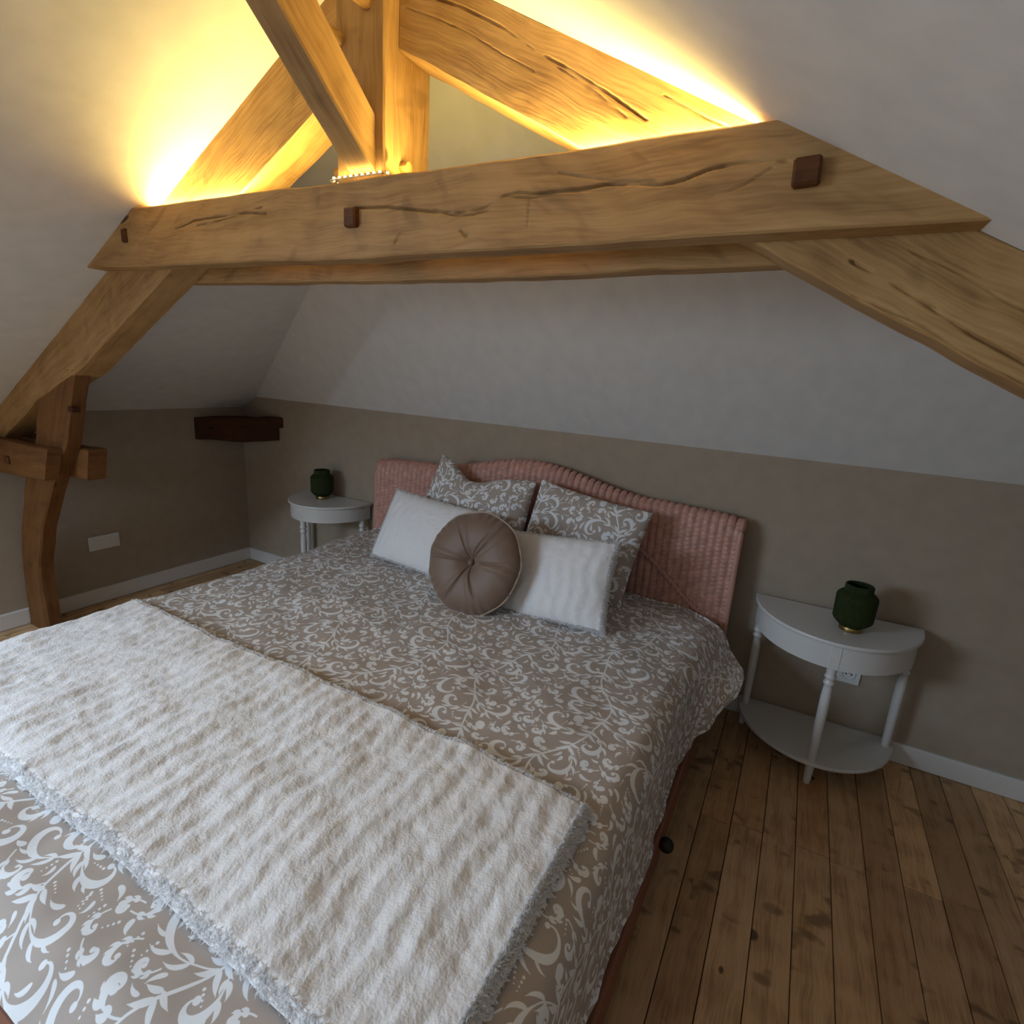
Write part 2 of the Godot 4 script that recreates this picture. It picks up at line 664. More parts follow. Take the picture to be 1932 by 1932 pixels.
func build_shell(wc: Vector3, ang: float) -> void:
	# floor: boards one by one over a dark base
	var fl := setting("floor")
	var g := Geo.new()
	g.cbox(Vector3(LEFT_X - 0.2, -0.10, BACK_Z - 0.2), Vector3(RIGHT_X + 0.2, -0.022, FRONT_Z + 0.2))
	put("subfloor", g, M.under, fl)
	var pitch := 0.0963
	var x := -0.0915 - pitch * 34
	var row := 0
	while x < RIGHT_X:
		var x1 := x + pitch
		var a := maxf(x, LEFT_X - 0.01)
		var b := minf(x1, RIGHT_X + 0.01)
		if b - a > 0.01:
			var cuts := [BACK_Z - 0.01]
			var first: float = [-1.722, -0.62, -1.73, -1.72, -0.9, -1.74, -1.76, -0.75, -1.70][posmod(row - 35, 9)]
			cuts.append(first)
			cuts.append(first + rng.randf_range(1.35, 1.75))
			cuts.append(FRONT_Z + 0.01)
			for k in cuts.size() - 1:
				var pg := Geo.new()
				var sag := rng.randf_range(-0.0008, 0.0008)
				pg.cbox(Vector3(a + 0.0011, -0.022, cuts[k] + 0.001), Vector3(b - 0.0011, sag, cuts[k + 1] - 0.001), 0.0012)
				var du := rng.randf()
				var dv := rng.randf()
				for i in pg.v.size():
					pg.t[i] = Vector2(pg.v[i].z / 2.4 + du, (pg.v[i].x - a + pg.v[i].y) / 0.6 + dv)
				put("plank", pg, M.planks[rng.randi() % 5], fl)
		x = x1
		row += 1

	# walls with thickness; the low ones carry the slopes
	var th := 0.2
	var wl := setting("wall_left")
	g = Geo.new()
	var left_top := roof_y(LEFT_X)
	g.cbox(Vector3(LEFT_X - th, -0.1, BACK_Z - th), Vector3(LEFT_X, left_top, FRONT_Z + th), 0.0)
	put("plaster_face", plan(g, 0), M.beige_plaster, wl)
	var wb := setting("wall_back")
	g = Geo.new()
	g.cbox(Vector3(LEFT_X, -0.1, BACK_Z - th), Vector3(RIGHT_X, BACK_JOIN_Y, BACK_Z), 0.0)
	put("plaster_face", plan(g, 1), M.beige_plaster, wb)
	var wr := setting("wall_right")
	g = Geo.new()
	g.cbox(Vector3(RIGHT_X, -0.1, BACK_Z - th), Vector3(RIGHT_X + th, left_top, FRONT_Z + th), 0.0)
	put("plaster_face", plan(g, 0), M.beige_plaster, wr)
	var wf := setting("wall_front")
	g = Geo.new()
	slab(g, Vector3(RIGHT_X, -0.05, FRONT_Z), Vector3(LEFT_X, -0.05, FRONT_Z), Vector3(LEFT_X, left_top, FRONT_Z), Vector3(RIGHT_X, left_top, FRONT_Z), Vector3(0, 0, th))
	slab(g, Vector3(RIGHT_X, left_top, FRONT_Z), Vector3(LEFT_X, left_top, FRONT_Z), Vector3(RIDGE_X, RIDGE_Y, FRONT_Z), Vector3(RIDGE_X, RIDGE_Y, FRONT_Z), Vector3(0, 0, th))
	put("plaster_face", plan(g, 1), M.white_plaster, wf)

	# sloping ceiling: left slope with the opening of the roof window, right slope, hip over the bed head
	var ce := setting("ceiling")
	g = Geo.new()
	var hw := 0.50
	var hs := 0.60 * cos(ang)
	var up := Vector3(-sin(ang), cos(ang), 0) * 0.16
	var xs := [LEFT_X - 0.02, wc.x - hs, wc.x + hs, RIDGE_X]
	var zs := [BACK_Z - 0.1, wc.z - hw, wc.z + hw, FRONT_Z + 0.1]
	for i in 3:
		for j in 3:
			if i == 1 and j == 1: continue
			var p := func(xx, zz): return Vector3(xx, roof_y(xx), zz)
			slab(g, p.call(xs[i], zs[j]), p.call(xs[i + 1], zs[j]), p.call(xs[i + 1], zs[j + 1]), p.call(xs[i], zs[j + 1]), up)
	put("slope", plan(g, 2), M.white_plaster, ce)
	g = Geo.new()
	up = Vector3(sin(ang), cos(ang), 0) * 0.16
	var p2 := func(xx, zz): return Vector3(xx, roof_y(xx), zz)
	slab(g, p2.call(RIDGE_X, zs[0]), p2.call(RIGHT_X + 0.02, zs[0]), p2.call(RIGHT_X + 0.02, zs[3]), p2.call(RIDGE_X, zs[3]), up)
	put("slope", plan(g, 2), M.white_plaster, ce)
	g = Geo.new()
	var k := (RIDGE_Y - BACK_JOIN_Y) / (HIP_Z - BACK_Z)
	var zt := HIP_Z + 0.2
	var yt := BACK_JOIN_Y + k * (zt - BACK_Z)
	var hy := BACK_JOIN_Y - k * 0.02
	slab(g, Vector3(RIGHT_X + 0.1, hy, BACK_Z - 0.02), Vector3(LEFT_X - 0.1, hy, BACK_Z - 0.02), Vector3(LEFT_X - 0.1, yt, zt), Vector3(RIGHT_X + 0.1, yt, zt), Vector3(0, 0.12, -0.12))
	put("hip_slope", plan(g, 1), M.white_plaster, ce)

	# roof window
	var w1 := setting("window_1")
	w1.transform = Transform3D(Basis(Vector3(cos(ang), sin(ang), 0), Vector3(-sin(ang), cos(ang), 0), Vector3(0, 0, 1)), wc)
	for s in [-1.0, 1.0]:
		g = Geo.new()
		g.cbox(Vector3(-0.60, 0.06, s * 0.50 - 0.03), Vector3(0.60, 0.12, s * 0.50 + 0.03))
		put("window_frame", g, M.oak, w1)
		g = Geo.new()
		g.cbox(Vector3(s * 0.60 - 0.03, 0.06, -0.47), Vector3(s * 0.60 + 0.03, 0.12, 0.47))
		put("window_frame", g, M.oak, w1)
	g = Geo.new()
	g.cbox(Vector3(-0.57, 0.085, -0.47), Vector3(0.57, 0.095, 0.47), 0.0005)
	var pane := paint(Color(0.9, 0.95, 1.0, 0.06), 0.02)
	pane.transparency = BaseMaterial3D.TRANSPARENCY_ALPHA
	put("pane", g, pane, w1)

	# skirting boards
	var bh := 0.085
	var bl := setting("baseboard_left")
	g = Geo.new()
	g.cbox(Vector3(LEFT_X - 0.005, 0.001, BACK_Z), Vector3(LEFT_X + 0.014, bh, FRONT_Z), 0.004)
	put("board", g, M.trim, bl)
	var bb := setting("baseboard_back")
	g = Geo.new()
	g.cbox(Vector3(LEFT_X + 0.014, 0.001, BACK_Z - 0.005), Vector3(RIGHT_X - 0.014, bh, BACK_Z + 0.014), 0.004)
	put("board", g, M.trim, bb)
	var br := setting("baseboard_right")
	g = Geo.new()
	g.cbox(Vector3(RIGHT_X - 0.014, 0.001, BACK_Z), Vector3(RIGHT_X + 0.005, bh, FRONT_Z), 0.004)
	put("board", g, M.trim, br)


# ---------------------------------------------------------------- the truss
const ZC := -1.062     # face of the front collar
const ZR := -1.125     # face of the rafters

func peg(parent: Node3D, at: Vector3, w: float, h: float, out: float, m: Material, tilt := 0.0) -> void:
	var g := Geo.new()
	g.cbox(Vector3(-w / 2, -h / 2, -0.03), Vector3(w / 2, h / 2, out), 0.004)
	var o := put("peg", g, m, parent)
	o.position = at
	o.rotation.z = tilt

func build_truss() -> void:
	var t := thing("roof_truss", "pale oak roof truss with collar beam, rafters and king post spanning the room", "roof truss")
	var b := 1.654
	var top := 1.816
	var off := -0.003
	var xl := RIDGE_X - (RIDGE_Y - b) / SLOPE
	var xr := RIDGE_X + (RIDGE_Y - b) / SLOPE
	var tl := RIDGE_X - (RIDGE_Y - top) / SLOPE
	var tr := RIDGE_X + (RIDGE_Y - top) / SLOPE
	var crack := [
		[[V(-1.75, 1.745), V(-1.70, 1.748), V(-1.63, 1.762), V(-1.58, 1.764), V(-1.50, 1.765), V(-1.40, 1.767), V(-1.33, 1.760)], 0.0026, 0.012],
		[[V(-1.62, 1.748), V(-1.55, 1.752), V(-1.46, 1.760), V(-1.40, 1.772), V(-1.345, 1.776)], 0.0022, 0.008],
		[[V(-1.02, 1.752), V(-0.92, 1.747), V(-0.86, 1.738), V(-0.79, 1.728), V(-0.72, 1.722), V(-0.66, 1.727), V(-0.62, 1.745), V(-0.585, 1.750), V(-0.545, 1.744), V(-0.47, 1.744), V(-0.40, 1.747), V(-0.35, 1.743), V(-0.30, 1.738), V(-0.26, 1.742), V(-0.22, 1.755), V(-0.17, 1.760), V(-0.10, 1.755)], 0.0028, 0.014],
		[[V(-0.79, 1.732), V(-0.74, 1.718), V(-0.69, 1.716), V(-0.65, 1.722)], 0.0022, 0.009],
		[[V(-0.60, 1.742), V(-0.55, 1.737), V(-0.50, 1.739), V(-0.43, 1.741)], 0.0022, 0.008],
		[[V(-0.50, 1.776), V(-0.44, 1.762), V(-0.38, 1.750), V(-0.31, 1.745)], 0.0022, 0.004],
		[[V(-0.12, 1.748), V(-0.16, 1.725), V(-0.21, 1.712)], 0.002, 0.005],
		[[V(-0.56, 1.685), V(-0.56, 1.735)], 0.0016, 0.004],
		[[V(-0.90, 1.672), V(-0.885, 1.690)], 0.004, 0.010],
		[[V(-0.72, 1.686), V(-0.705, 1.676)], 0.005, 0.012],
	]
	put("collar_beam", timber([V(xl + off, b), V(-1.0, b - 0.012), V(xr - off, b)], [V(tl + off, top), V(-1.0, top - 0.004), V(tr - off, top)], ZC, ZR + 0.002, 0.0042, 0.004, crack, 1), M.oak, t)
	put("collar_beam", timber([V(xl + 0.10, b - 0.022), V(-0.9, b - 0.035), V(xr - 0.12, b - 0.018)], [V(tl + 0.06, top - 0.05), V(tr - 0.06, top - 0.05)], ZR - 0.108, ZR - 0.165, 0.04, 0.006, [], 2), M.oak, t)
	# rafters
	var ka := -1.093
	var kb := -0.946
	var dl := 0.205
	var dr := 0.172
	var e := -0.004
	var rc := [
		[[V(-0.93, 2.20), V(-0.86, 2.165), V(-0.78, 2.13), V(-0.68, 2.075), V(-0.60, 2.02), V(-0.52, 1.975), V(-0.44, 1.925), V(-0.36, 1.87)], 0.003, 0.012],
		[[V(-0.93, 2.16), V(-0.84, 2.12), V(-0.76, 2.08), V(-0.68, 2.03), V(-0.60, 1.985)], 0.002, 0.005],
		[[V(-0.55, 1.985), V(-0.47, 1.935), V(-0.40, 1.88)], 0.0025, 0.007],
		[[V(-0.33, 1.905), V(-0.25, 1.858), V(-0.17, 1.82)], 0.0022, 0.006],
		[[V(0.02, 1.615), V(0.08, 1.582), V(0.14, 1.545), V(0.20, 1.505), V(0.30, 1.45), V(0.45, 1.36)], 0.004, 0.012],
		[[V(0.00, 1.575), V(0.07, 1.545), V(0.13, 1.520), V(0.21, 1.47), V(0.30, 1.425)], 0.0022, 0.006],
		[[V(0.10, 1.628), V(0.17, 1.592), V(0.24, 1.548), V(0.34, 1.50)], 0.0022, 0.006],
	]
	put("rafter", timber([V(kb, roof_y(kb) - dr), V(0.0, roof_y(0.0) - dr), V(RIGHT_X, roof_y(RIGHT_X) - dr)], [V(kb, roof_y(kb) - e), V(0.0, roof_y(0.0) - e), V(RIGHT_X, roof_y(RIGHT_X) - e)], ZR, ZR - 0.105, 0.005, 0.006, rc, 3), M.oak, t)
	var lc := [
		[[V(-2.75, 1.33), V(-2.62, 1.40), V(-2.45, 1.485), V(-2.3, 1.56)], 0.0022, 0.006],
		[[V(-2.62, 1.30), V(-2.56, 1.302), V(-2.52, 1.30)], 0.003, 0.010],
	]
	put("rafter", timber([V(LEFT_X, roof_y(LEFT_X) - 0.145), V(-2.9, roof_y(-2.9) - 0.142), V(-2.55, roof_y(-2.55) - 0.20), V(-2.3, roof_y(-2.3) - dl), V(ka, roof_y(ka) - dl)], [V(LEFT_X, roof_y(LEFT_X) - e), V(-2.9, roof_y(-2.9) - e), V(-2.55, roof_y(-2.55) - e), V(-2.3, roof_y(-2.3) - e), V(ka, roof_y(ka) - e)], ZR, ZR - 0.105, 0.010, 0.008, lc, 4), M.oak, t)
	# king post
	put("king_post", timber([V(ka, b + 0.02), V(ka, 2.285)], [V(kb, b + 0.02), V(kb, 2.285)], ZR + 0.047, ZR - 0.116, 0.03, 0.003, [], 5), M.oak, t)
	# strut from the foot of the king post up to the ridge, towards the room: profile in (-z, y), across x
	var sb := timber([V(-1.078, 1.826), V(-0.2, 2.50)], [V(-1.078, 1.945), V(-0.36, 2.53)], 0.036, -0.036, 0.03, 0.004, [], 6)
	for i in sb.v.size():
		var q := sb.v[i]
		sb.v[i] = Vector3(q.z - 1.008, minf(q.y, roof_y(q.z - 1.008) - 0.01), q.x)
	put("brace", sb, M.oak, t)
	# crooked post against the left wall and the short tie that clasps it
	put("crook_post", timber([V(-3.325, 0.002), V(-3.312, 0.20), V(-3.292, 0.37), V(-3.25, 0.52), V(-3.125, 0.78), V(-2.957, 1.0), V(-2.90, 1.155), V(-2.86, 1.22)],
		[V(-3.13, 0.002), V(-3.142, 0.20), V(-3.118, 0.385), V(-3.04, 0.56), V(-2.835, 0.85), V(-2.705, 1.0), V(-2.60, 1.22), V(-2.545, 1.33)], ZR - 0.002, ZR - 0.062, 0.02, 0.012, [], 7, 0.008), M.oak_shaded, t)
	put("tie", timber([V(LEFT_X, 0.80), V(-2.80, 0.832)], [V(LEFT_X, 0.962), V(-2.735, 0.972)], ZR + 0.05, ZR - 0.001, 0.03, 0.008, [], 8, 0.007), M.oak_shaded, t)
	put("tie", timber([V(LEFT_X, 0.80), V(-2.70, 0.832)], [V(LEFT_X, 0.962), V(-2.66, 0.968)], ZR - 0.063, ZR - 0.135, 0.03, 0.008, [], 9, 0.007), M.oak_shaded, t)
	# pegs
	peg(t, Vector3(-0.068, 1.733, ZC), 0.040, 0.040, 0.022, M.peg_dark, 0.05)
	peg(t, Vector3(-1.026, 1.730, ZC), 0.036, 0.042, 0.016, M.peg_dark)
	peg(t, Vector3(-1.985, 1.740, ZC), 0.024, 0.040, 0.008, M.peg_dark)
	peg(t, Vector3(-0.962, 1.862, ZR - 0.02), 0.022, 0.022, 0.0, M.peg_pale)
	peg(t, Vector3(-3.113, 0.881, ZR + 0.05), 0.030, 0.036, 0.010, M.peg_dark)
	peg(t, Vector3(-2.625, 1.144, ZR - 0.002), 0.034, 0.022, 0.003, M.oak_dark)
	var px := [[Vector3(kb, 1.852, ZR - 0.015), Vector3(1, 0, 0), 0.022], [Vector3(ka, 1.845, ZR + 0.02), Vector3(-1, 0, 0.2), 0.024], [Vector3(ka + 0.02, 2.105, ZR + 0.047), Vector3(-0.25, 0.12, 1), 0.045], [Vector3(kb - 0.05, 2.155, ZR + 0.047), Vector3(-0.25, 0.12, 1), 0.05]]
	for q in px:
		var g := Geo.new()
		var d: Vector3 = q[1].normalized()
		g.tube([q[0] - d * 0.02, q[0] + d * q[2] * 0.5, q[0] + d * q[2]], 0.0115, 10)
		put("peg", g, M.peg_pale, t)


# ---------------------------------------------------------------- LED strip on the collar
func build_led() -> void:
	var t := thing("led_strip", "warm glowing LED strip lying along the top of the collar beam", "led strip")
	var y := 1.816
	var warm := Color(1.0, 0.872, 0.50)
	var glow := paint(Color(1.0, 0.9, 0.7), 0.5)
	glow.emission_enabled = true
	glow.emission = warm
	glow.emission_energy_multiplier = 7.0
	var tape := paint(Color(0.9, 0.85, 0.7), 0.5)
	var zb := ZR + 0.012
	var zf := ZC - 0.005
	var path := [Vector3(-1.90, y + 0.002, zb), Vector3(-1.115, y + 0.002, zb), Vector3(-1.10, y + 0.002, zf), Vector3(-0.94, y + 0.002, zf), Vector3(-0.925, y + 0.002, zb), Vector3(-0.165, y + 0.002, zb)]
	var g := Geo.new()
	for i in path.size() - 1:
		var d: Vector3 = (path[i + 1] - path[i]).normalized()
		var s := d.cross(Vector3.UP).normalized() * 0.004
		var up := Vector3(0, 0.0012, 0)
		g.face(path[i] + s + up, path[i + 1] + s + up, path[i + 1] - s + up, path[i] - s + up)
		g.face(path[i] + s - up, path[i + 1] + s - up, path[i + 1] + s + up, path[i] + s + up)
	put("tape", g, tape, t)
	# diodes
	var dot := Geo.new()
	dot.cbox(Vector3(-0.003, 0, -0.0025), Vector3(0.003, 0.006, 0.0025), 0.001)
	var dm := dot.mesh()
	for i in path.size() - 1:
		var n := int(path[i].distance_to(path[i + 1]) / 0.0165)
		for k in n:
			var o := put("diode", dm, glow, t)
			o.position = path[i].lerp(path[i + 1], (k + 0.5) / n) + Vector3(0, 0.001, 0)
	# light of the same length and colour, just over the diodes
	var spans := [[path[0], path[1], 1.0], [path[2], path[3], 0.12], [path[4], path[5], 1.0]]
	for s in spans:
		var l := AreaLight3D.new()
		l.name = "led_light"
		var length: float = s[0].distance_to(s[1])
		l.area_size = Vector2(length, 0.012)
		l.light_color = warm
		l.light_energy = 0.66 * length * s[2]
		l.shadow_enabled = true
		l.area_range = 10.0
		t.add_child(l, true)
		l.transform = Transform3D(Basis(Vector3.RIGHT, Vector3(0, 0, 1), Vector3(0, -1, 0)), (s[0] + s[1]) * 0.5 + Vector3(0, 0.009, 0))


func build_corner_brace() -> void:
	var t := thing("corner_beam", "short dark old beam across the room corner under the slope", "beam")
	var a := Vector3(LEFT_X, 0, -2.075)
	var b := Vector3(-2.955, 0, BACK_Z)
	var along := (b - a).normalized()
	var len_ := a.distance_to(b)
	var g := timber([V(-0.05, 0.872), V(len_ * 0.5, 0.868), V(len_ - 0.02, 0.884)], [V(-0.05, 1.014), V(len_ * 0.5, 1.02), V(len_ - 0.02, 1.030)], 0.0, -0.10, 0.03, 0.008, [[[V(0.12, 0.95), V(0.28, 0.948), V(0.4, 0.955)], 0.006, 0.02]], 12, 0.006)
	var o := put("beam_body", g, M.oak_dark, t)
	var back := along.cross(Vector3.UP)
	o.transform = Transform3D(Basis(along, Vector3.UP, back), a)
	g = Geo.new()
	g.cbox(Vector3(len_ - 0.09, 0.965, -0.05), Vector3(len_ + 0.035, 1.032, 0.012), 0.006)
	o = put("beam_end", g, M.oak_dark, t)
	o.transform = Transform3D(Basis(along, Vector3.UP, back), a)


# ---------------------------------------------------------------- bed
const BX0 := -2.10
const BX1 := -0.19

func head_top(x: float) -> float:
	var c := (x + 1.11) / 0.955
	var a := absf(c)
	var hump := 0.092 * (1.0 - ss(0.0, 0.62, a))
	return 0.905 + hump - 0.012 * ss(0.62, 0.95, a) - 0.018 * pow(maxf(0.0, (a - 0.90) / 0.10), 2.2)

func build_bed() -> void:
	var t := thing("bed", "double bed with pink wicker headboard and brown side rails", "bed")
	# side rails, foot rail, legs
	for s in 2:
		var x := BX0 - 0.014 if s == 0 else BX1 - 0.003
		var g := Geo.new()
		g.cbox(Vector3(x, 0.055, -2.28), Vector3(x + 0.028, 0.168, -0.23), 0.006)
		put("side_rail", g, M.rail, t)
	var g := Geo.new()
	g.cbox(Vector3(BX0 + 0.015, 0.055, -0.258), Vector3(BX1 - 0.015, 0.168, -0.23), 0.006)
	put("foot_rail", g, M.rail, t)
	g = Geo.new()
	g.cbox(Vector3(BX0 + 0.05, 0.10, -2.25), Vector3(BX1 - 0.06, 0.279, -0.28), 0.01)
	put("bed_base", g, M.sheet, t)
	for x in [BX0 + 0.06, BX1 - 0.06]:
		for z in [-2.2, -1.25, -0.3]:
			g = Geo.new()
			g.cbox(Vector3(x - 0.03, 0.0, z - 0.03), Vector3(x + 0.03, 0.10, z + 0.03), 0.004)
			put("leg", g, M.rail, t)
	# black cap on the rail
	g = Geo.new()
	var ball := []
	for i in 15: ball.append(V(0.0215 * sin(PI * i / 14.0), 0.018 - 0.0215 * cos(PI * i / 14.0)))
	g.lathe(ball, 20)
	var cap := put("rail_knob", g, M.black, t, "round black knob on the side rail")
	cap.transform = Transform3D(Basis(Vector3(0, 0, 1), Vector3(1, 0, 0), Vector3(0, 1, 0)), Vector3(BX1 + 0.024, 0.120, -1.375))
	# headboard: woven ribs side by side, rolled back at the top
	var h := Node3D.new()
	h.name = "headboard"
	t.add_child(h)
	h.set_meta("label", "pink woven wicker headboard with a humped top")
	var hx0 := -2.065
	var hx1 := -0.155
	var n := 62
	var pitch := (hx1 - hx0) / n
	var zf := -2.285
	for k in n:
		var xa := hx0 + k * pitch
		var xc := xa + pitch * 0.5
		var top := head_top(xc)
		var low := 0.30
		var roll := 0.075
		var straight := top - roll - low
		var total := straight + roll * PI * 0.9
		var rows := int(total / 0.0046)
		var nu := 7
		var pts := PackedVector3Array()
		var uvs := PackedVector2Array()
		for j in rows + 1:
			var s := total * j / rows
			var y := low + minf(s, straight)
			var z := zf
			var nz := 1.0
			var ny := 0.0
			if s > straight:
				var a := (s - straight) / roll
				y = low + straight + roll * sin(a)
				z = zf - roll * (1.0 - cos(a)) * 0.6
				nz = cos(a)
				ny = sin(a)
			# the board leans back a little towards its top
			z -= 0.015 * ss(0.4, 0.9, y)
			for i in nu:
				var u := float(i) / (nu - 1)
				var rib := 0.0062 * sin(PI * u)
				var strand := 0.0011 * cos(PI * j * 0.5 + PI * (k % 2)) * sin(PI * u)
				var d := rib + strand
				pts.append(Vector3(xa + pitch * (-0.01 + 1.02 * u), y + ny * d, z + nz * d))
				uvs.append(Vector2(xa + pitch * u, s) * 3.0)
		g = Geo.new()
		g.sheet(pts, uvs, nu, rows + 1)
		put("wicker_rib", g, M.wicker, h)
	# backing panel, end posts and the braid that follows the hump
	g = Geo.new()
	var fr := PackedVector3Array()
	var fu := PackedVector2Array()
	for j in 2:
		for i in 41:
			var x := lerpf(hx0, hx1, i / 40.0)
			fr.append(Vector3(x, 0.28 if j == 0 else head_top(x) - 0.012, zf - 0.06))
			fu.append(Vector2(x, j))
	g.sheet(fr, fu, 41, 2)
	put("back_panel", g, M.wicker, h)
	for s in 2:
		var x := hx0 + 0.004 if s == 0 else hx1 - 0.004
		var y1 := head_top(x) - 0.07
		g = Geo.new()
		var path := []
		for i in 12: path.append(Vector3(x, lerpf(0.0, y1, i / 11.0), zf - 0.015 * ss(0.4, 0.9, lerpf(0.0, y1, i / 11.0)) - 0.004))
		for i in range(1, 9):
			var a := PI * 0.9 * i / 8.0
			path.append(Vector3(x, y1 + 0.07 * sin(a), zf - 0.019 - 0.07 * (1.0 - cos(a)) * 0.6))
		g.tube(path, 0.013, 10)
		put("end_post", g, M.wicker, h)
		var braid := Geo.new()
		for strand in 2:
			var bp := []
			for i in 61:
				var q := i / 60.0
				var bx := lerpf(-0.17, -0.62, q) if s == 1 else lerpf(-2.05, -1.60, q)
				var by := 0.44 + 0.27 * ss(0.0, 1.0, q)
				bp.append(Vector3(bx, by + 0.009 * sin(i * 1.3 + PI * strand), zf + 0.004 + 0.004 * cos(i * 1.3 + PI * strand)))
			braid.tube(bp, 0.0065, 6)
		put("braid", braid, M.wicker, h)
	var mt := thing("mattress", "white mattress under the patterned duvet on the bed", "mattress", Vector3(0, 0, 0))
	g = Geo.new()
	g.cbox(Vector3(BX0 + 0.045, 0.28, -2.255), Vector3(BX1 - 0.055, 0.462, -0.27), 0.03)
	put("mattress_body", g, M.sheet, mt)


# ---------------------------------------------------------------- bedding
const TILE := 0.60

func duvet_point(s: float, z: float) -> Vector3:
	# s: metres across from the middle of the bed, along the cloth
	var mid := (BX0 + BX1) * 0.5
	var half := (BX1 - BX0) * 0.5 - 0.075
	var r := 0.075
	var q := absf(s)
	var sg := signf(s)
	var x := q
	var y := BED_TOP
	var under := 0.0
	if q > half:
		var e := q - half
		var arc := r * PI * 0.5
		if e < arc:
			x = half + r * sin(e / r)
			y = BED_TOP - r * (1.0 - cos(e / r))
		else:
			under = e - arc
			x = half + r + 0.012 * under / 0.25
			y = BED_TOP - r - under
	# soft swelling of the down and folds on the hanging sides
	var nz := noise.get_noise_2d(s * 260.0, z * 200.0) * 0.014 + noise.get_noise_2d(s * 700.0 + 90.0, z * 620.0) * 0.006
	if y > BED_TOP - 0.02: y += nz
	x += under * 0.07 * noise.get_noise_2d(z * 520.0, 40.0) + under * 0.02 * sin(z * 9.0)
	var zz := z
	if sg > 0.0:
		# the corner by the headboard hangs free and points outwards
		var f := ss(-1.62, -2.27, z)
		var w := clampf((q - half + 0.06) / 0.34, 0.0, 1.0)
		x += f * w * 0.135
		y += f * under * 0.92 - f * w * 0.012
		zz += 0.27 * f * w
		y -= 0.02 * ss(-2.1, -2.27, z) * (1.0 - w)
	return Vector3(mid + sg * x, y, zz)

func build_bedding() -> void:
	# duvet
	var du := thing("duvet", "taupe duvet with white scrolling leaf print spread over the bed", "duvet")
	var g := Geo.new()
	var hs := 0.86 + 0.118 + 0.25
	var nu := 150
	var nv := 150
	var pts := PackedVector3Array()
	var uvs := PackedVector2Array()
	for j in nv:
		for i in nu:
			var s := lerpf(-hs, hs, float(i) / (nu - 1))
			var z := lerpf(-0.20, -2.275, float(j) / (nv - 1))
			var q := duvet_point(s, z)
			# the foot end rolls over
			if z > -0.30:
				q.y -= 0.06 * pow((z + 0.30) / 0.10, 2.0)
			pts.append(q)
			uvs.append(Vector2(s, -z + 0.08 * s) / TILE)
	g.sheet(pts, uvs, nu, nv)
	put("cover", g, M.print, du)
	# hem roll along the visible edges
	var hem := Geo.new()
	var hp := []
	for j in nv: hp.append(pts[j * nu + nu - 1])
	hem.tube(hp, 0.006, 6)
	hp = []
	for i in range(0, nu): hp.append(pts[(nv - 1) * nu + i])
	hem.tube(hp, 0.006, 6)
	for i in hem.t.size(): hem.t[i] = Vector2(hem.v[i].x, -hem.v[i].z) / TILE
	put("hem", hem, M.print, du)

	build_throw()

	# patterned pillows against the headboard
	patterned("square patterned pillow with one corner standing up, left of the pair", Vector3(-1.33, 0.505, -2.07), Vector3(-1.32, 0.935, -2.20), 0.60, 0.455, 0.17, true)
	patterned("square patterned pillow leaning on the headboard, right of the pair", Vector3(-0.80, 0.505, -2.05), Vector3(-0.745, 0.915, -2.185), 0.53, 0.44, 0.17, false)
	# fluffy white pillows
	fluffy("white fluffy pillow leaning before the left patterned pillow", Vector3(-1.435, 0.50, -1.875), Vector3(-1.41, 0.80, -2.03), 0.62, 0.345, 3)
	fluffy("white fluffy pillow to the right of the round cushion", Vector3(-0.772, 0.488, -1.775), Vector3(-0.795, 0.785, -1.93), 0.52, 0.34, 4)
	round_cushion()

# a soft two-sided cushion; deform(u, v, p) may push points about
func cushion(w: float, h: float, thick: float, pinch: float, sd: int, wrinkle: float, ear := false, n := 44) -> Geo:
	var g := Geo.new()
	for side in [1.0, -1.0]:
		var pts := PackedVector3Array()
		var uvs := PackedVector2Array()
		for j in n:
			for i in n:
				var u := lerpf(-1, 1, float(i) / (n - 1))
				var q := lerpf(-1, 1, float(j) / (n - 1))
				u = sin(u * PI * 0.5)
				q = sin(q * PI * 0.5)
				var x := w * 0.5 * u * (1.0 - pinch * (1.0 - q * q) * u * u)
				var y := h * 0.5 * q * (1.0 - pinch * (1.0 - u * u) * q * q)
				var t := thick * 0.5 * pow(maxf(0.0, (1.0 - u * u) * (1.0 - q * q)), 0.42)
				var wr := wrinkle * (fine.get_noise_3d(x * 9.0, y * 9.0, sd * 3.1) + 0.6 * fine.get_noise_3d(x * 22.0, y * 22.0, sd * 5.7)) * ss(0.0, 0.25, 1.0 - maxf(absf(u), absf(q)))
				var p := Vector3(x, y, side * (t + wr))
				if ear:
					var k := ss(0.15, 1.0, -u) * ss(0.1, 1.0, q)
					p += Vector3(0.040, 0.048, -0.01) * k
					p.y -= 0.045 * ss(0.2, 1.0, q) * exp(-pow((u + 0.1) / 0.45, 2.0))
				pts.append(p)
				uvs.append(Vector2(x, -y) / TILE + Vector2(0.31 * sd, 0.17 * sd))
		g.sheet(pts, uvs, n, n, side < 0)
	return g

# places a cushion: foot = middle of its lower edge, head = middle of its upper edge
func lean(foot: Vector3, head: Vector3, right := Vector3.RIGHT) -> Transform3D:
	var up := (head - foot).normalized()
	var z := right.cross(up).normalized()
	return Transform3D(Basis(up.cross(z), up, z), (foot + head) * 0.5)

func patterned(label: String, foot: Vector3, head: Vector3, w: float, h: float, thick: float, ear: bool) -> void:
	var t := thing("patterned_pillow", label, "pillow", Vector3.ZERO, "patterned pillows at the headboard")
	t.transform = lean(foot, head, Vector3(1, 0, 0.06))
	put("pillowcase", cushion(w, h, thick, 0.05, 2 if ear else 5, 0.006, ear), M.print, t)

